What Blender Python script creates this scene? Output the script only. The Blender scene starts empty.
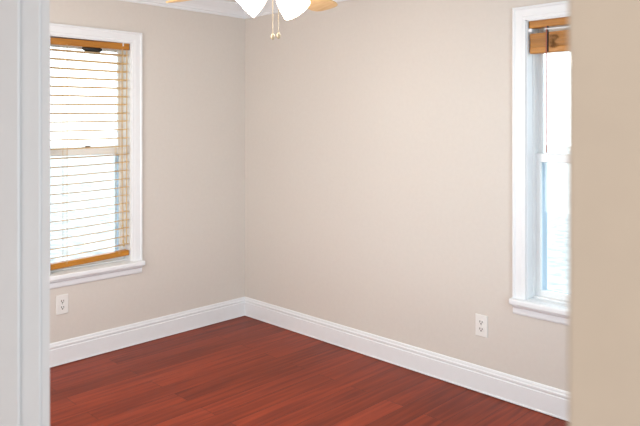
import bpy, bmesh, math, random
from mathutils import Vector, Matrix
random.seed(7)
S = bpy.context.scene
C = S.collection
R = math.radians

# ------------------------------------------------------------------ camera, sky, lights, exposure
CAM = Vector((4.024, -3.243, 1.5103))
cd = bpy.data.cameras.new('camera'); cam = bpy.data.objects.new('camera', cd); C.objects.link(cam)
cam.location = CAM
cam.rotation_euler = (R(90), 0, R(44.56))
cd.sensor_width = 36.0
cd.lens = 650.0 / 640.0 * 36.0
cd.shift_y = -89.0 / 640.0
cd.clip_start = 0.02
cd.dof.use_dof = True
cd.dof.focus_distance = 4.2
cd.dof.aperture_fstop = 8.0
S.camera = cam

S.view_settings.view_transform = 'Standard'
S.view_settings.look = 'None'
S.view_settings.gamma = 1.0
S.view_settings.use_curve_mapping = False
S.view_settings.exposure = 0.0

w = bpy.data.worlds.new('sky'); S.world = w; w.use_nodes = True
bg = w.node_tree.nodes['Background']
bg.inputs['Color'].default_value = (0.82, 0.93, 1.0, 1)
bg.inputs['Strength'].default_value = 4.0

def area(name, loc, rot, sx, sy, power, col):
    l = bpy.data.lights.new(name, 'AREA'); l.shape = 'RECTANGLE'; l.size = sx; l.size_y = sy
    l.energy = power; l.color = col
    o = bpy.data.objects.new(name, l); C.objects.link(o); o.location = loc; o.rotation_euler = rot
    return o
# the hallway's ceiling light, behind the photographer
area('hallway_ceiling_light', (4.7, -4.1, 2.42), (0, 0, 0), 1.0, 1.0, 48, (1.0, 0.98, 0.96))
# unseen fill lamps added to brighten the room, set inside two added windows
area('near_wall_fill', (1.30, -2.84, 1.32), (R(90), 0, 0), 1.30, 1.40, 31, (1.0, 0.945, 0.90))
area('right_wall_fill', (3.86, -1.45, 1.32), (R(90), 0, R(90)), 1.30, 1.40, 25.5, (0.77, 0.94, 1.04))

# ------------------------------------------------------------------ materials
def new_mat(name, col, rough=0.5, metallic=0.0, spec=0.5):
    m = bpy.data.materials.new(name); m.use_nodes = True
    b = m.node_tree.nodes['Principled BSDF']
    b.inputs['Base Color'].default_value = (*col, 1)
    b.inputs['Roughness'].default_value = rough
    b.inputs['Metallic'].default_value = metallic
    b.inputs['Specular IOR Level'].default_value = spec
    return m
def nodes(m): return m.node_tree.nodes, m.node_tree.links, m.node_tree.nodes['Principled BSDF']

def paint(name, col, var=0.03, rough=0.6, bump=0.02, scale=60, spec=0.3):
    m = new_mat(name, col, rough, spec=spec); N, L, b = nodes(m)
    tc = N.new('ShaderNodeTexCoord')
    n = N.new('ShaderNodeTexNoise'); n.inputs['Scale'].default_value = scale; n.inputs['Detail'].default_value = 3
    L.new(tc.outputs['Object'], n.inputs['Vector'])
    r = N.new('ShaderNodeValToRGB')
    r.color_ramp.elements[0].position = 0.3; r.color_ramp.elements[1].position = 0.7
    r.color_ramp.elements[0].color = (*[c * (1 - var) for c in col], 1)
    r.color_ramp.elements[1].color = (*[min(1, c * (1 + var)) for c in col], 1)
    L.new(n.outputs['Fac'], r.inputs['Fac']); L.new(r.outputs['Color'], b.inputs['Base Color'])
    bp = N.new('ShaderNodeBump'); bp.inputs['Strength'].default_value = bump; bp.inputs['Distance'].default_value = 0.01
    L.new(n.outputs['Fac'], bp.inputs['Height']); L.new(bp.outputs['Normal'], b.inputs['Normal'])
    return m

def wood(name, dark, light, axis='X', scale=1.0, rough=0.45, trans=0.0):
    m = new_mat(name, light, rough); N, L, b = nodes(m)
    tc = N.new('ShaderNodeTexCoord'); mp = N.new('ShaderNodeMapping')
    L.new(tc.outputs['Object'], mp.inputs['Vector'])
    sc = {'X': (3, 60, 60), 'Y': (60, 3, 60), 'Z': (60, 60, 3)}[axis]
    mp.inputs['Scale'].default_value = [s * scale for s in sc]
    n = N.new('ShaderNodeTexNoise'); n.inputs['Scale'].default_value = 1.0; n.inputs['Detail'].default_value = 5
    L.new(mp.outputs['Vector'], n.inputs['Vector'])
    r = N.new('ShaderNodeValToRGB'); r.color_ramp.elements[0].position = 0.32; r.color_ramp.elements[1].position = 0.68
    r.color_ramp.elements[0].color = (*dark, 1); r.color_ramp.elements[1].color = (*light, 1)
    L.new(n.outputs['Fac'], r.inputs['Fac']); L.new(r.outputs['Color'], b.inputs['Base Color'])
    if trans:
        t = N.new('ShaderNodeBsdfTranslucent'); L.new(r.outputs['Color'], t.inputs['Color'])
        mx = N.new('ShaderNodeMixShader'); mx.inputs[0].default_value = trans
        L.new(b.outputs[0], mx.inputs[1]); L.new(t.outputs[0], mx.inputs[2])
        L.new(mx.outputs[0], N['Material Output'].inputs['Surface'])
    return m

def floor_material():
    m = new_mat('cherry_plank_floor', (0.2, 0.03, 0.02), 0.36, spec=0.13); N, L, b = nodes(m)
    tc = N.new('ShaderNodeTexCoord'); sp = N.new('ShaderNodeSeparateXYZ'); cb = N.new('ShaderNodeCombineXYZ')
    L.new(tc.outputs['Object'], sp.inputs[0])
    L.new(sp.outputs['Y'], cb.inputs['X']); L.new(sp.outputs['X'], cb.inputs['Y'])
    br = N.new('ShaderNodeTexBrick'); L.new(cb.outputs[0], br.inputs['Vector'])
    br.offset = 0.37; br.offset_frequency = 2
    br.inputs['Scale'].default_value = 1.0
    br.inputs['Brick Width'].default_value = 1.22; br.inputs['Row Height'].default_value = 0.127
    br.inputs['Mortar Size'].default_value = 0.0013; br.inputs['Mortar Smooth'].default_value = 0.3
    br.inputs['Bias'].default_value = 0.0
    br.inputs['Color1'].default_value = (0.0, 0.0, 0.0, 1); br.inputs['Color2'].default_value = (1, 1, 1, 1)
    br.inputs['Mortar'].default_value = (0.5, 0.5, 0.5, 1)
    # grain, streaked along the planks, shifted from board to board
    ad = N.new('ShaderNodeVectorMath'); ad.operation = 'MULTIPLY_ADD'
    L.new(br.outputs['Color'], ad.inputs[0]); ad.inputs[1].default_value = (7, 3, 0); L.new(cb.outputs[0], ad.inputs[2])
    mp = N.new('ShaderNodeMapping'); mp.inputs['Scale'].default_value = (1.6, 30, 1); L.new(ad.outputs[0], mp.inputs['Vector'])
    n = N.new('ShaderNodeTexNoise'); n.inputs['Scale'].default_value = 1.0; n.inputs['Detail'].default_value = 6
    n.inputs['Distortion'].default_value = 0.6
    L.new(mp.outputs[0], n.inputs['Vector'])
    r = N.new('ShaderNodeValToRGB')
    r.color_ramp.elements[0].position = 0.28; r.color_ramp.elements[1].position = 0.74
    r.color_ramp.elements[0].color = FLOOR_D; r.color_ramp.elements[1].color = FLOOR_L
    L.new(n.outputs['Fac'], r.inputs['Fac'])
    mr = N.new('ShaderNodeMapRange'); mr.inputs['To Min'].default_value = 0.80; mr.inputs['To Max'].default_value = 1.18
    L.new(br.outputs['Color'], mr.inputs['Value'])
    mu = N.new('ShaderNodeVectorMath'); mu.operation = 'SCALE'
    L.new(r.outputs['Color'], mu.inputs[0]); L.new(mr.outputs[0], mu.inputs['Scale'])
    mx = N.new('ShaderNodeMix'); mx.data_type = 'RGBA'
    L.new(br.outputs['Fac'], mx.inputs['Factor']); L.new(mu.outputs[0], mx.inputs['A']); mx.inputs['B'].default_value = (0.045, 0.008, 0.006, 1)
    L.new(mx.outputs['Result'], b.inputs['Base Color'])
    bp = N.new('ShaderNodeBump'); bp.inputs['Strength'].default_value = 0.25; bp.inputs['Distance'].default_value = 0.002; bp.invert = True
    L.new(br.outputs['Fac'], bp.inputs['Height']); L.new(bp.outputs['Normal'], b.inputs['Normal'])
    return m

def glass_material():
    m = bpy.data.materials.new('window_glass'); m.use_nodes = True
    N, L = m.node_tree.nodes, m.node_tree.links; N.clear()
    o = N.new('ShaderNodeOutputMaterial'); t = N.new('ShaderNodeBsdfTransparent'); g = N.new('ShaderNodeBsdfGlossy')
    t.inputs['Color'].default_value = (0.97, 0.985, 0.98, 1); g.inputs['Roughness'].default_value = 0.02
    f = N.new('ShaderNodeFresnel'); f.inputs['IOR'].default_value = 1.45
    mx = N.new('ShaderNodeMixShader'); L.new(f.outputs[0], mx.inputs[0]); L.new(t.outputs[0], mx.inputs[1]); L.new(g.outputs[0], mx.inputs[2])
    L.new(mx.outputs[0], o.inputs['Surface'])
    return m

def lit(name, col, strength):
    m = new_mat(name, (0.9, 0.88, 0.82), 0.4); N, L, b = nodes(m)
    b.inputs['Emission Color'].default_value = (*col, 1); b.inputs['Emission Strength'].default_value = strength
    return m

FLOOR_D = (0.15, 0.022, 0.011, 1); FLOOR_L = (0.325, 0.050, 0.018, 1)
M = dict(
    wall=paint('greige_wall_paint', (0.66, 0.615, 0.57), 0.012, 0.62, 0.015, 45),
    hall=paint('beige_hall_paint', (0.605, 0.55, 0.465), 0.015, 0.65, 0.015, 45),
    ceiling=paint('ceiling_paint', (0.80, 0.77, 0.73), 0.015, 0.75, 0.02, 40),
    trim=paint('white_trim_paint', (0.80, 0.82, 0.845), 0.01, 0.35, 0.005, 20, 0.5),
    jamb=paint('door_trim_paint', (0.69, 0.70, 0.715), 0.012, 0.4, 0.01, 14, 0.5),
    vinyl=paint('white_vinyl', (0.82, 0.83, 0.84), 0.01, 0.35, 0.0, 20, 0.5),
    floor=floor_material(),
    glass=glass_material(),
    blind=wood('honey_wood', (0.36, 0.135, 0.011), (0.54, 0.22, 0.021), 'X', 1.0, 0.4),
    slat=wood('flare_pale_slat_wood', (0.86, 0.69, 0.44), (0.94, 0.80, 0.56), 'X', 1.0, 0.4, 0.68),  # paler than the honey wood: window flare put into the colour
    cord=new_mat('tan_cord', (0.60, 0.43, 0.22), 0.8),
    redcord=new_mat('red_brown_cord', (0.42, 0.13, 0.08), 0.6),
    dark=new_mat('dark_plastic', (0.015, 0.013, 0.012), 0.5),
    metal=new_mat('brushed_steel', (0.6, 0.6, 0.6), 0.35, 1.0),
    clip=new_mat('clear_white_clip', (0.85, 0.86, 0.88), 0.3),
    plate=new_mat('white_plastic_plate', (0.80, 0.79, 0.77), 0.3),
    slot=new_mat('outlet_slot', (0.03, 0.025, 0.02), 0.6),
    oak=wood('light_oak_blade', (0.70, 0.42, 0.16), (0.82, 0.55, 0.26), 'X', 0.6, 0.4),
    fanwhite=new_mat('white_fan_enamel', (0.82, 0.80, 0.76), 0.3),
    brass=new_mat('cream_metal', (0.42, 0.33, 0.21), 0.45),
    bunch=new_mat('brown_cord', (0.26, 0.12, 0.035), 0.8),
    sky_tint=new_mat('sky_tinted_frame', (0.66, 0.80, 0.92), 0.5),  # blue of the sky light put into the frame's own colour
    shade=lit('lit_frosted_glass', (1.0, 0.83, 0.62), 7.0),
    bulb=lit('lit_bulb', (1.0, 0.85, 0.65), 12.0),
    ground=paint('pale_ground', (0.34, 0.355, 0.36), 0.35, 0.9, 0.1, 5.0),
)

# ------------------------------------------------------------------ helpers
def add_box(bm, lo, hi, bevel=0.0, rot=None):
    cx = [(a + b) / 2 for a, b in zip(lo, hi)]; sz = [abs(b - a) for a, b in zip(lo, hi)]
    mt = Matrix.Translation(cx) @ (rot.to_4x4() if rot else Matrix.Identity(4)) @ Matrix.Diagonal((*sz, 1))
    vs = bmesh.ops.create_cube(bm, size=1.0, matrix=mt)['verts']
    if bevel:
        es = list({e for v in vs for e in v.link_edges})
        bmesh.ops.bevel(bm, geom=es, offset=bevel, segments=2, profile=0.5, affect='EDGES')
    return bm
def box(lo, hi, bevel=0.0): return add_box(bmesh.new(), lo, hi, bevel)

def add_sweep(bm, prof, a, b, ea=0.0, eb=0.0, out=(0, 1, 0), up=(0, 0, 1)):
    """profile [(p, q)] (p along out, q along up) run from a to b; ends skewed by ea, eb per unit p (mitres)"""
    a, b, out, up = Vector(a), Vector(b), Vector(out), Vector(up)
    d = (b - a).normalized()
    va = [bm.verts.new(a + out * p + up * q + d * ea * p) for p, q in prof]
    vb = [bm.verts.new(b + out * p + up * q + d * eb * p) for p, q in prof]
    n = len(prof)
    for i in range(n):
        j = (i + 1) % n
        bm.faces.new((va[i], va[j], vb[j], vb[i]))
    bm.faces.new(va[::-1]); bm.faces.new(vb)
    bmesh.ops.recalc_face_normals(bm, faces=bm.faces)
    return bm

def add_tube(bm, pts, r, seg=8):
    pts = [Vector(p) for p in pts]; rings = []
    for i, p in enumerate(pts):
        t = (pts[min(i + 1, len(pts) - 1)] - pts[max(i - 1, 0)]).normalized()
        ref = Vector((0, 0, 1)) if abs(t.z) < 0.9 else Vector((1, 0, 0))
        u = t.cross(ref).normalized(); v = t.cross(u)
        rr = r[i] if isinstance(r, (list, tuple)) else r
        rings.append([bm.verts.new(p + (u * math.cos(2 * math.pi * k / seg) + v * math.sin(2 * math.pi * k / seg)) * rr) for k in range(seg)])
    for A, B in zip(rings, rings[1:]):
        for k in range(seg): bm.faces.new((A[k], A[(k + 1) % seg], B[(k + 1) % seg], B[k]))
    bm.faces.new(rings[0]); bm.faces.new(rings[-1][::-1])
    bmesh.ops.recalc_face_normals(bm, faces=bm.faces)
    return bm

def add_lathe(bm, prof, mat=Matrix.Identity(4), seg=32, cap=True):
    rings = []
    for r, z in prof:
        rings.append([bm.verts.new(mat @ Vector((r * math.cos(2 * math.pi * k / seg), r * math.sin(2 * math.pi * k / seg), z))) for k in range(seg)])
    for A, B in zip(rings, rings[1:]):
        for k in range(seg): bm.faces.new((A[k], A[(k + 1) % seg], B[(k + 1) % seg], B[k]))
    if cap: bm.faces.new(rings[0]); bm.faces.new(rings[-1])
    bmesh.ops.recalc_face_normals(bm, faces=bm.faces)
    return bm

def obj(name, bm, m, parent=None, smooth=False, label=None):
    me = bpy.data.meshes.new(name); bm.to_mesh(me); bm.free()
    me.materials.append(m)
    if smooth:
        for p in me.polygons: p.use_smooth = True
    o = bpy.data.objects.new(name, me); C.objects.link(o)
    if parent: o.parent = parent
    if label: o['label'] = label
    return o
def struct(name, bm, m):
    o = obj(name, bm, m); o['kind'] = 'structure'; return o
def empty(name, loc=(0, 0, 0), rz=0.0):
    o = bpy.data.objects.new(name, None); C.objects.link(o); o.location = loc; o.rotation_euler = (0, 0, rz)
    o.empty_display_size = 0.05
    return o
def thing(name, label, cat, loc=(0, 0, 0), rz=0.0, group=None):
    o = empty(name, loc, rz); o['label'] = label; o['category'] = cat
    if group: o['group'] = group
    return o

# ------------------------------------------------------------------ room shell
H = 2.44; XR = 3.8944; YN = -2.871; T = 0.17
WZ0, WZ1 = 0.575, 2.064            # window opening: stool top, head
HW = 0.281                        # half opening
LW = -1.268                       # y centre of the left-wall window
RW = 2.656                        # x centre of the right-wall window

struct('floor', box((-T, -6.2, -0.05), (5.6, T, 0.0)), M['floor'])
struct('ceiling', box((-T, -6.2, H), (5.6, T, H + 0.1)), M['ceiling'])
bm = bmesh.new()                   # left wall with its opening
add_box(bm, (-T, YN - 0.12, 0), (0, LW - HW, H)); add_box(bm, (-T, LW + HW, 0), (0, T, H))
add_box(bm, (-T, LW - HW, 0), (0, LW + HW, WZ0 - 0.033)); add_box(bm, (-T, LW - HW, WZ1), (0, LW + HW, H))
struct('wall_left', bm, M['wall'])
bm = bmesh.new()                   # far right wall with its opening
add_box(bm, (0, 0, 0), (RW - HW, T, H)); add_box(bm, (RW + HW, 0, 0), (XR + T, T, H))
add_box(bm, (RW - HW, 0, 0), (RW + HW, T, WZ0 - 0.033)); add_box(bm, (RW - HW, 0, WZ1), (RW + HW, T, H))
struct('wall_back', bm, M['wall'])
JX = 3.116                          # face of the door jamb
bm = bmesh.new()
add_box(bm, (0, YN - 0.12, 0), (0.60, YN, H)); add_box(bm, (2.0, YN - 0.12, 0), (JX - 0.02, YN, H))
add_box(bm, (0.60, YN - 0.12, 0), (2.0, YN, WZ0 - 0.033)); add_box(bm, (0.60, YN - 0.12, WZ1), (2.0, YN, H)); add_box(bm, (JX - 0.02, YN - 0.12, 2.07), (XR, YN, H))
struct('wall_near', bm, M['wall'])
# drywall end at the right of the doorway, close to the photographer
bm = box((XR, -2.949, 0), (5.6, -2.829, H))
es = [e for e in bm.edges if abs(e.verts[0].co.z - e.verts[1].co.z) > 1 and e.verts[0].co.x < XR + .01 and e.verts[0].co.y < -2.9]
bmesh.ops.bevel(bm, geom=es, offset=0.002, segments=3, profile=0.5, affect='EDGES')
struct('wall_hall', bm, M['hall'])
bm = bmesh.new()
add_box(bm, (XR, -2.829, 0), (XR + T, -2.15, H)); add_box(bm, (XR, -0.75, 0), (XR + T, 0, H))
add_box(bm, (XR, -2.15, 0), (XR + T, -0.75, WZ0 - 0.033)); add_box(bm, (XR, -2.15, WZ1), (XR + T, -0.75, H))
struct('wall_right', bm, M['wall'])
# hallway
struct('wall_hall_left', box((2.55, -6.2, 0), (2.67, YN - 0.12, H)), M['hall'])
struct('wall_hall_end', box((2.55, -6.3, 0), (5.6, -6.2, H)), M['hall'])
struct('wall_hall_right', box((5.5, -6.2, 0), (5.6, -2.949, H)), M['hall'])

# baseboards (profile: thickness p, height q) with shoe moulding
BB = [(0, 0.004), (0.016, 0.004), (0.016, 0.010), (0.013, 0.014), (0.013, 0.106), (0.010, 0.110), (0.010, 0.114), (0.013, 0.118),
      (0.013, 0.127), (0.009, 0.132), (0.008, 0.141), (0.005, 0.148), (0, 0.148)]
struct('baseboard_left', add_sweep(bmesh.new(), BB, (0, YN, 0), (0, 0, 0), 1, -1, (1, 0, 0)), M['trim'])
struct('baseboard_back', add_sweep(bmesh.new(), BB, (0, 0, 0), (XR, 0, 0), 1, -1, (0, -1, 0)), M['trim'])
struct('baseboard_right', add_sweep(bmesh.new(), BB, (XR, 0, 0), (XR, YN, 0), 1, 0, (-1, 0, 0)), M['trim'])
struct('baseboard_near', add_sweep(bmesh.new(), BB, (0, YN, 0), (JX - 0.09, YN, 0), 1, 0, (0, 1, 0)), M['trim'])
# crown (p out from the wall, q below the ceiling)
CR = [(0, 0), (0.085, 0), (0.085, -0.010), (0.078, -0.014), (0.073, -0.022), (0.056, -0.036), (0.036, -0.052), (0.024, -0.068),
      (0.019, -0.080), (0.012, -0.084), (0.012, -0.094), (0.007, -0.100), (0, -0.100)]
struct('trim_1', add_sweep(bmesh.new(), CR, (0, YN, H), (0, 0, H), 1, -1, (1, 0, 0)), M['trim'])
struct('trim_2', add_sweep(bmesh.new(), CR, (0, 0, H), (XR, 0, H), 1, -1, (0, -1, 0)), M['trim'])
struct('trim_3', add_sweep(bmesh.new(), CR, (XR, 0, H), (XR, YN, H), 1, -1, (-1, 0, 0)), M['trim'])
struct('trim_4', add_sweep(bmesh.new(), CR, (0, YN, H), (XR, YN, H), 1, -1, (0, 1, 0)), M['trim'])

# door frame: jamb, stop, casing on the room side and hall side
d = empty('door_1', (JX, YN, 0)); d['kind'] = 'structure'
bm = bmesh.new(); add_box(bm, (-0.02, -0.12, 0), (0, 0, 2.07), 0.004); add_box(bm, (0, -0.12, 2.05), (XR - JX, 0, 2.07)); obj('door_jamb', bm, M['jamb'], d)
bm = bmesh.new(); add_box(bm, (-0.006, -0.075, 0), (0.011, -0.032, 2.05), 0.005); add_box(bm, (0.011, -0.075, 2.039), (XR - JX, -0.032, 2.05)); obj('door_stop', bm, M['jamb'], d)
CS = [(0, 0), (0.0135, 0), (0.0135, 0.003), (0.010, 0.010), (0.011, 0.05), (0.016, 0.056), (0.016, 0.066), (0, 0.066)]
bm = add_sweep(bmesh.new(), [(p, -q) for p, q in CS], (-0.006, 0, 0), (-0.006, 0, 2.12), 0, 0, (0, 1, 0), (1, 0, 0))
obj('door_casing', bm, M['jamb'], d)
bm = add_sweep(bmesh.new(), [(p, -q) for p, q in CS], (-0.006, -0.12, 0), (-0.006, -0.12, 2.12), 0, 0, (0, -1, 0), (1, 0, 0))
obj('door_casing', bm, M['jamb'], d)

# ------------------------------------------------------------------ windows (local: X along wall, +Y outward, Z up)
CAS = 0.072
def ring(bm, x0, x1, z0, z1, y0, y1, wl, wr, wb, wt, bev=0.0):
    add_box(bm, (x0, y0, z0), (x0 + wl, y1, z1), bev); add_box(bm, (x1 - wr, y0, z0), (x1, y1, z1), bev)
    add_box(bm, (x0 + wl, y0, z0), (x1 - wr, y1, z0 + wb), bev); add_box(bm, (x0 + wl, y0, z1 - wt), (x1 - wr, y1, z1), bev)
MZ = 1.327                         # meeting rail centre
def make_window(name, loc, rz):
    t = empty(name, loc, rz); t['kind'] = 'structure'
    # picture-frame casing: mitred sides and head
    prof = [(0, 0), (0.010, 0), (0.0115, 0.004), (0.0115, 0.016), (0.014, 0.020), (0.014, 0.056), (0.020, 0.062), (0.020, 0.069), (0.018, CAS), (0, CAS)]
    bm = bmesh.new()
    def side(sx):
        va = []; vb = []
        for p, q in prof:
            va.append(bm.verts.new((sx * (HW + q), -p, WZ0)))
            vb.append(bm.verts.new((sx * (HW + q), -p, WZ1 + q)))
        return va, vb
    la, lb = side(-1); ra, rb = side(1)
    n = len(prof)
    for A, B in ((la, lb), (lb, rb), (rb, ra)):
        for i in range(n):
            j = (i + 1) % n
            bm.faces.new((A[i], A[j], B[j], B[i]))
    bm.faces.new(la); bm.faces.new(ra)
    bmesh.ops.recalc_face_normals(bm, faces=bm.faces)
    obj('window_casing', bm, M['trim'], t)
    # jamb lining of the opening
    bm = bmesh.new()
    add_box(bm, (-HW - 0.001, -0.001, WZ0), (-HW + 0.006, T, WZ1)); add_box(bm, (HW - 0.006, -0.001, WZ0), (HW + 0.001, T, WZ1))
    add_box(bm, (-HW, -0.001, WZ1 - 0.006), (HW, T, WZ1 + 0.001))
    obj('window_jamb', bm, M['trim'], t)
    # stool and apron
    bm = box((-HW - CAS - 0.007, -0.050, WZ0 - 0.033), (HW + CAS + 0.007, 0.0, WZ0), 0.008)
    add_box(bm, (-HW, -0.001, WZ0 - 0.033), (HW, T + 0.02, WZ0))
    obj('window_sill', bm, M['trim'], t)
    ap = [(0, 0), (0.020, 0), (0.020, -0.012), (0.013, -0.020), (0.013, -0.045), (0.010, -0.053), (0.005, -0.056), (0, -0.056)]
    obj('window_apron', add_sweep(bmesh.new(), ap, (-HW - CAS, 0, WZ0 - 0.033), (HW + CAS, 0, WZ0 - 0.033), 0, 0, (0, -1, 0)), M['trim'], t)
    # vinyl frame, upper (outer) and lower (inner) sash
    bm = bmesh.new(); ring(bm, -HW + 0.004, HW - 0.004, WZ0, WZ1 - 0.004, 0.060, 0.149, 0.006, 0.006, 0.010, 0.012, 0.002)
    obj('window_frame', bm, M['vinyl'], t)
    x0, x1 = -HW + 0.009, HW - 0.009
    for (z0, z1, y0, y1, wb, wt) in ((MZ - 0.024, WZ1 - 0.02, 0.117, 0.143, 0.040, 0.038), (WZ0 + 0.008, MZ + 0.025, 0.088, 0.116, 0.030, 0.047)):
        bm = bmesh.new(); ring(bm, x0, x1, z0, z1, y0, y1, 0.026, 0.026, wb, wt, 0.003)
        s = obj('window_sash', bm, M['vinyl'], t)
        obj('window_pane', box((x0 + 0.022, (y0 + y1) / 2 - 0.002, z0 + wb - 0.006), (x1 - 0.022, (y0 + y1) / 2 + 0.002, z1 - wt + 0.006)), M['glass'], s)
    bm = bmesh.new(); ring(bm, -HW + 0.001, HW - 0.001, WZ0 + 0.004, MZ, 0.150, 0.162, 0.043, 0.043, 0.030, 0.020, 0.002)  # added outer frame, carrying the sky light's blue in its colour
    obj('sky_tint_frame', bm, M['sky_tint'], t)
    bm = box((-0.03, 0.090, MZ + 0.025), (0.03, 0.112, MZ + 0.032), 0.002); add_box(bm, (-0.006, 0.086, MZ + 0.032), (0.032, 0.102, MZ + 0.041), 0.003)
    obj('sash_lock', bm, M['metal'], t)
    return t
make_window('window_1', (0, LW, 0), R(90))
make_window('window_2', (RW, 0, 0), 0)
HW = 0.70
make_window('added_window_3', (1.30, YN, 0), R(180))  # unseen window, added as the setting for the near fill lamp
make_window('added_window_4', (XR, -1.45, 0), R(-90))  # likewise added out of view, around the right fill lamp
HW = 0.281

# ------------------------------------------------------------------ wooden blinds
def beam(bm, xl, xr, zl, zr, y0, y1, h, bev=0.004):
    """a bar from (xl, zl) to (xr, zr), zl/zr being its lower edge"""
    vs = bmesh.ops.create_cube(bm, size=1.0)['verts']
    for v in vs:
        a = v.co.x + 0.5
        v.co = Vector((xl + (xr - xl) * a, y0 + (y1 - y0) * (v.co.y + 0.5), zl + (zr - zl) * a + h * (v.co.z + 0.5)))
    if bev: bmesh.ops.bevel(bm, geom=list({e for v in vs for e in v.link_edges}), offset=bev, segments=2, profile=0.5, affect='EDGES')
    return bm
def slat(bm, xl, xr, zl, zr, y0, y1, th=0.003, sag=0.0, n=8, tilt=0.0):
    top = []; bot = []
    ys = [0, 0.25, 0.5, 0.75, 1]
    for i in range(n + 1):
        a = i / n; x = xl + (xr - xl) * a; z = zl + (zr - zl) * a - sag * math.sin(math.pi * a)
        top.append([bm.verts.new((x, y0 + (y1 - y0) * b, z + th + 0.003 * math.sin(math.pi * b) + tilt * (0.5 - b))) for b in ys])
        bot.append([bm.verts.new((x, y0 + (y1 - y0) * b, z + 0.003 * math.sin(math.pi * b) + tilt * (0.5 - b))) for b in ys])
    for i in range(n):
        for j in range(4):
            bm.faces.new((top[i][j], top[i + 1][j], top[i + 1][j + 1], top[i][j + 1]))
            bm.faces.new((bot[i][j], bot[i][j + 1], bot[i + 1][j + 1], bot[i + 1][j]))
        bm.faces.new((top[i][0], bot[i][0], bot[i + 1][0], top[i + 1][0]))
        bm.faces.new((top[i][4], top[i + 1][4], bot[i + 1][4], bot[i][4]))
    for r in (0, n):
        for j in range(4): bm.faces.new((top[r][j], top[r][j + 1], bot[r][j + 1], bot[r][j]))
BX = HW - 0.009
def bracket(parent, x, z, y=0.010):
    bm = box((x - 0.004, y - 0.006, z - 0.048), (x + 0.004, y + 0.05, z + 0.003), 0.001); obj('bracket', bm, M['metal'], parent)

# lowered blind in the left window
b1 = thing('window_blind', 'lowered honey wood blind with open slats and uneven bottom rail, in the left window', 'blind', (0, LW, WZ0), R(90))
def zz(v): return v - WZ0
obj('headrail', beam(bmesh.new(), -BX, BX, zz(2.008), zz(2.015), 0.012, 0.062, 0.043), M['blind'], b1)
obj('end_cap', box((BX, 0.014, zz(2.016)), (BX + 0.003, 0.060, zz(2.057))), M['dark'], b1, label='dark end cap')
bm = box((BX - 0.052, 0.006, zz(2.036)), (BX - 0.044, 0.013, zz(2.060)), 0.002); add_box(bm, (BX - 0.052, 0.006, zz(2.058)), (BX - 0.044, 0.05, zz(2.0625)), 0.001)
obj('valance_clip', bm, M['clip'], b1, label='clear white valance clip')
bm = bmesh.new(); add_lathe(bm, [(0.012, -0.045), (0.030, -0.03), (0.036, 0.0), (0.036, 0.03), (0.012, 0.045)], Matrix.Translation((0.02, 0.045, zz(2.002))) @ Matrix.Rotation(R(90), 4, 'Y') @ Matrix.Diagonal((0.62, 0.5, 1.5, 1)), 16)
obj('tilt_mechanism', bm, M['dark'], b1, True, label='dark tilt mechanism below the headrail')
NS = 24; ztop = 1.976; zbl, zbr = 0.598, 0.616
bm = bmesh.new(); lad = []
for i in range(NS):
    f = i * 0.0564 / (ztop - 0.607)
    zl = ztop - 0.006 * f + (zbl - ztop) * f + random.uniform(-.002, .002); zr = ztop + (zbr - ztop) * f + random.uniform(-.002, .002)
    sg = 0.004 * f
    slat(bm, -BX + 0.003, BX - 0.003, zz(zl), zz(zr), 0.013, 0.061, 0.0030, sg, 8, 0.007)
obj('slats', bm, M['slat'], b1)
obj('bottom_rail', beam(bmesh.new(), -BX + 0.003, BX - 0.003, zz(zbl), zz(zbr), 0.012, 0.062, 0.036), M['blind'], b1)
for x in (-0.165, BX - 0.075):
    a = (x + BX) / (2 * BX); zb = zbl + (zbr - zbl) * a
    bm = bmesh.new()
    for y in (0.0115, 0.0625):
        for dx in (-0.004, 0.004): add_tube(bm, [(x + dx, y, zz(2.016)), (x + dx, y, zz(1.3)), (x + dx, y, zz(zb + 0.02))], 0.0011, 6)
    obj('ladder_cord', bm, M['cord'], b1)
bm = bmesh.new()
for k, (dx, zb) in enumerate(((0.050, 0.70), (0.054, 0.72), (0.060, 0.82))):
    add_tube(bm, [(BX - dx, 0.008, zz(2.018)), (BX - dx - 0.004, 0.007, zz(1.4)), (BX - dx + 0.003, 0.008, zz(zb))], 0.0014, 6)
    add_lathe(bm, [(0.002, 0.012), (0.006, 0.004), (0.007, -0.010), (0.003, -0.018)], Matrix.Translation((BX - dx + 0.003, 0.004, zz(zb))), 10)
obj('pull_cord', bm, M['cord'], b1)
bm = bmesh.new(); add_tube(bm, [(BX - 0.022, 0.008, zz(2.010)), (BX - 0.024, 0.006, zz(1.3)), (BX - 0.026, 0.007, zz(0.70))], 0.0036, 8)
obj('tilt_wand', bm, M['cord'], b1)

# raised blind in the right window
b2 = thing('window_blind', 'raised honey wood blind with stacked slats, at the head of the right window', 'blind', (RW, 0, WZ0), 0)
obj('headrail', beam(bmesh.new(), -BX, BX, zz(2.020), zz(2.020), 0.012, 0.062, 0.040), M['blind'], b2)
for x in (-BX - 0.003, BX): obj('end_cap', box((x, 0.014, zz(2.022)), (x + 0.003, 0.060, zz(2.058))), M['dark'], b2, label='dark end cap')
obj('valance_clip', box((-BX - 0.002, 0.006, zz(2.000)), (-BX + 0.020, 0.014, zz(2.018)), 0.003), M['clip'], b2, label='clear white valance clip')
bm = bmesh.new(); z = 1.917
for i in range(20):
    j = random.uniform(-.003, .003); k = random.uniform(-.002, .002)
    slat(bm, -BX + 0.006 + j, BX - 0.006 + j, zz(z), zz(z + 0.004 * i / 20), 0.013 + k, 0.061 + k, 0.0029, 0, 2); z += 0.0037
obj('slats', bm, M['blind'], b2)
obj('bottom_rail', beam(bmesh.new(), -BX + 0.004, BX - 0.004, zz(1.885), zz(1.885), 0.012, 0.062, 0.032), M['blind'], b2)
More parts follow.
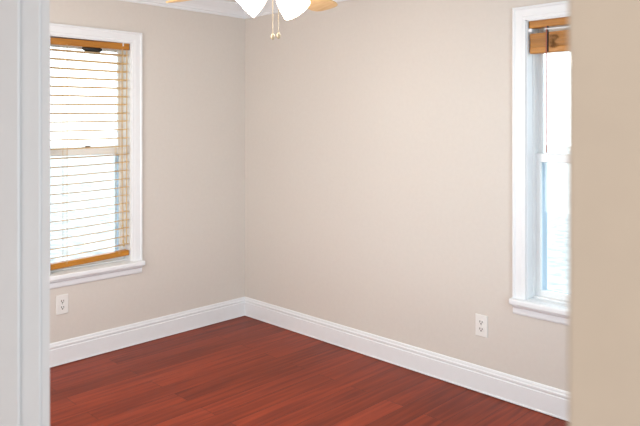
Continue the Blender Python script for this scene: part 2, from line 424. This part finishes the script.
for x in (-BX + 0.106, BX - 0.106):
    bm = bmesh.new()
    for dx in (-0.002, 0.002): add_tube(bm, [(x + dx, 0.0105, zz(2.024)), (x + dx, 0.0090, zz(1.99)), (x + dx, 0.0105, zz(1.888))], 0.0018, 6)
    obj('ladder_cord', bm, M['dark'], b2, label='dark ladder cord across the slat stack')
bm = bmesh.new()                   # bunched-up ladder loops in front of the stack
for i in range(26):
    x = -BX + 0.116 + random.random() * 0.035; z = 1.908 + random.random() * 0.07
    add_tube(bm, [(x, 0.011, zz(z)), (x + .006, 0.004, zz(z - .006)), (x + .010, 0.006, zz(z + .006)), (x + .013, 0.011, zz(z - .004))], 0.0016, 6)
obj('cord_bunch', bm, M['bunch'], b2, label='tangle of brown ladder loops')
bm = bmesh.new()
add_tube(bm, [(-BX + 0.100, 0.008, zz(2.022)), (-BX + 0.100, 0.005, zz(1.90)), (-BX + 0.100, 0.008, zz(1.60)), (-BX + 0.101, 0.008, zz(1.36))], 0.0030, 6)
obj('pull_cord', bm, M['redcord'], b2, label='thin red-brown pull cord')
bm = bmesh.new()
add_tube(bm, [(-BX + 0.088, 0.010, zz(2.008)), (-BX + 0.10, 0.008, zz(2.008)), (-BX + 0.20, 0.008, zz(2.006)), (BX - 0.1, 0.010, zz(2.008))], 0.0035, 8)
obj('lift_strap', bm, M['clip'], b2, label='pale strap between headrail and slat stack')

# ------------------------------------------------------------------ outlets (local: X along wall, -Y into the room)
def make_outlet(label, loc, rz):
    t = thing('wall_outlet', label, 'outlet', loc, rz, 'duplex wall outlets')
    obj('cover_plate', box((-0.039, -0.006, -0.0605), (0.039, 0.0, 0.0605), 0.0025), M['plate'], t)
    for s in (1, -1):
        bm = bmesh.new()
        pr = []
        for k in range(24):
            a = 2 * math.pi * k / 24
            pr.append((0.0172 * math.cos(a), max(-0.0145, min(0.0145, 0.0172 * math.sin(a)))))
        add_sweep(bm, pr, (0, -0.0055, s * 0.0195), (0, -0.0085, s * 0.0195), 0, 0, (1, 0, 0), (0, 0, 1))
        rc = obj('receptacle', bm, M['plate'], t)
        bm = bmesh.new(); zc = s * 0.0195
        add_box(bm, (-0.0092, -0.0091, zc - 0.002), (-0.0050, -0.0080, zc + 0.009)); add_box(bm, (0.0050, -0.0091, zc - 0.002), (0.0092, -0.0080, zc + 0.008))
        add_lathe(bm, [(0.0042, 0), (0.0042, 0.0011)], Matrix.Translation((0, -0.0080, zc - 0.0082)) @ Matrix.Rotation(R(90), 4, 'X'), 12)
        obj('slots', bm, M['slot'], rc, label='dark slots')
    obj('screw', add_lathe(bmesh.new(), [(0.0028, 0), (0.0022, 0.0014)], Matrix.Translation((0, -0.0058, 0)) @ Matrix.Rotation(R(90), 4, 'X'), 12), M['metal'], t)
    return t
make_outlet('white duplex outlet on the left wall, under the window with the lowered blind', (0, -1.469, 0.377), R(90))
make_outlet('white duplex outlet on the far right wall, above the baseboard left of the narrow window', (2.1075, 0, 0.377), 0)

# ------------------------------------------------------------------ ceiling fan with lit shades
AZ = 45                            # azimuth of the first lamp arm
FX, FY = 1.947, -1.435
fan = thing('ceiling_fan', 'white ceiling fan with light wood blades, lit glass shades and two pull chains', 'ceiling fan', (FX, FY, 0))
obj('canopy', add_lathe(bmesh.new(), [(0.020, 2.375), (0.045, 2.385), (0.065, 2.415), (0.068, 2.44)]), M['fanwhite'], fan, True)
obj('downrod', add_lathe(bmesh.new(), [(0.013, 2.27), (0.013, 2.39)]), M['fanwhite'], fan, True)
obj('motor_housing', add_lathe(bmesh.new(), [(0.03, 2.285), (0.09, 2.275), (0.115, 2.25), (0.12, 2.20), (0.11, 2.165), (0.075, 2.150), (0.06, 2.145)]), M['fanwhite'], fan, True)
obj('light_kit', add_lathe(bmesh.new(), [(0.055, 2.148), (0.058, 2.135), (0.050, 2.112), (0.028, 2.096), (0.012, 2.088), (0.006, 2.078), (0.002, 2.074)]), M['fanwhite'], fan, True)
for k in range(5):
    ph = R(AZ + 67 + 72 * k)
    e = Matrix.Rotation(ph, 4, 'Z') @ Matrix.Translation((0, 0, 2.108)) @ Matrix.Rotation(R(-12), 4, 'X')
    bm = bmesh.new()
    ol = [(0.19, -0.045), (0.22, -0.055), (0.40, -0.064), (0.60, -0.068), (0.645, -0.060), (0.665, -0.040), (0.672, 0.0), (0.665, 0.040), (0.645, 0.060), (0.60, 0.068), (0.40, 0.064), (0.22, 0.055), (0.19, 0.045)]
    va = [bm.verts.new(e @ Vector((x, y, 0.0035))) for x, y in ol]; vb = [bm.verts.new(e @ Vector((x, y, -0.0035))) for x, y in ol]
    bm.faces.new(va); bm.faces.new(vb[::-1])
    for i in range(len(ol)): j = (i + 1) % len(ol); bm.faces.new((va[i], vb[i], vb[j], va[j]))
    bmesh.ops.recalc_face_normals(bm, faces=bm.faces)
    bl = obj('blade', bm, M['oak'], fan)
    bm = bmesh.new()
    for (x0, x1, y, h) in ((0.09, 0.20, 0.014, 0.004), (0.19, 0.27, 0.035, 0.0025)):
        cs = [e @ Vector((x, s * y, z)) for x in (x0, x1) for s in (-1, 1) for z in (0.004, 0.004 + 2 * h)]
        vs = [bm.verts.new(c) for c in cs]
        bmesh.ops.convex_hull(bm, input=vs)
    obj('blade_iron', bm, M['fanwhite'], bl)

def shade(az, tilt, off, zn):
    dx = Vector((math.cos(az), math.sin(az), 0))
    ax = (dx * math.sin(tilt) + Vector((0, 0, -1)) * math.cos(tilt)).normalized()
    neck = dx * off + Vector((0, 0, zn))
    q = Vector((0, 0, 1)).rotation_difference(ax).to_matrix().to_4x4()
    mt = Matrix.Translation(neck) @ q
    o = [(0.022, 0.0), (0.030, 0.012), (0.046, 0.034), (0.058, 0.062), (0.064, 0.090), (0.066, 0.118), (0.068, 0.132)]
    i = [(r - 0.004, z) for r, z in o[::-1]]
    sh = obj('lamp_shade', add_lathe(bmesh.new(), o + i, mt, 40, False), M['shade'], fan, True, label='lit frosted glass shade')
    pl = bpy.data.lights.new('lamp_light', 'POINT'); pl.energy = 5; pl.color = (1.0, 0.94, 0.87); pl.shadow_soft_size = 0.05
    po = bpy.data.objects.new('lamp_light', pl); C.objects.link(po); po.parent = fan; po.location = neck + ax * 0.16
    obj('shade_holder', add_lathe(bmesh.new(), [(0.012, -0.03), (0.024, -0.02), (0.026, 0.006), (0.022, 0.008)], mt, 24), M['fanwhite'], sh, True)
    obj('bulb', add_lathe(bmesh.new(), [(0.010, 0.005), (0.013, 0.03), (0.024, 0.055), (0.030, 0.08), (0.026, 0.10), (0.012, 0.112), (0.002, 0.114)], mt, 20), M['bulb'], sh, True)
shade(R(AZ + 184), R(46), 0.018, 2.100); shade(R(AZ + 42), R(46), 0.056, 2.102)
for (off, zb) in ((0.012, 1.879), (0.036, 1.883)):
    x = off * math.cos(R(45)); y = off * math.sin(R(45))
    ch = obj('pull_chain', add_tube(bmesh.new(), [(x, y, 2.10), (x, y, 2.0), (x, y, zb)], 0.0015, 8), M['brass'], fan)
    obj('chain_pull', add_lathe(bmesh.new(), [(0.002, 0.014), (0.006, 0.010), (0.009, 0.002), (0.0085, -0.006), (0.004, -0.012), (0.001, -0.013)], Matrix.Translation((x, y, zb)), 16), M['brass'], ch, True)

# ------------------------------------------------------------------ outdoors
struct('ground', box((-60, -40, -0.75), (40, 60, -0.65)), M['ground'])
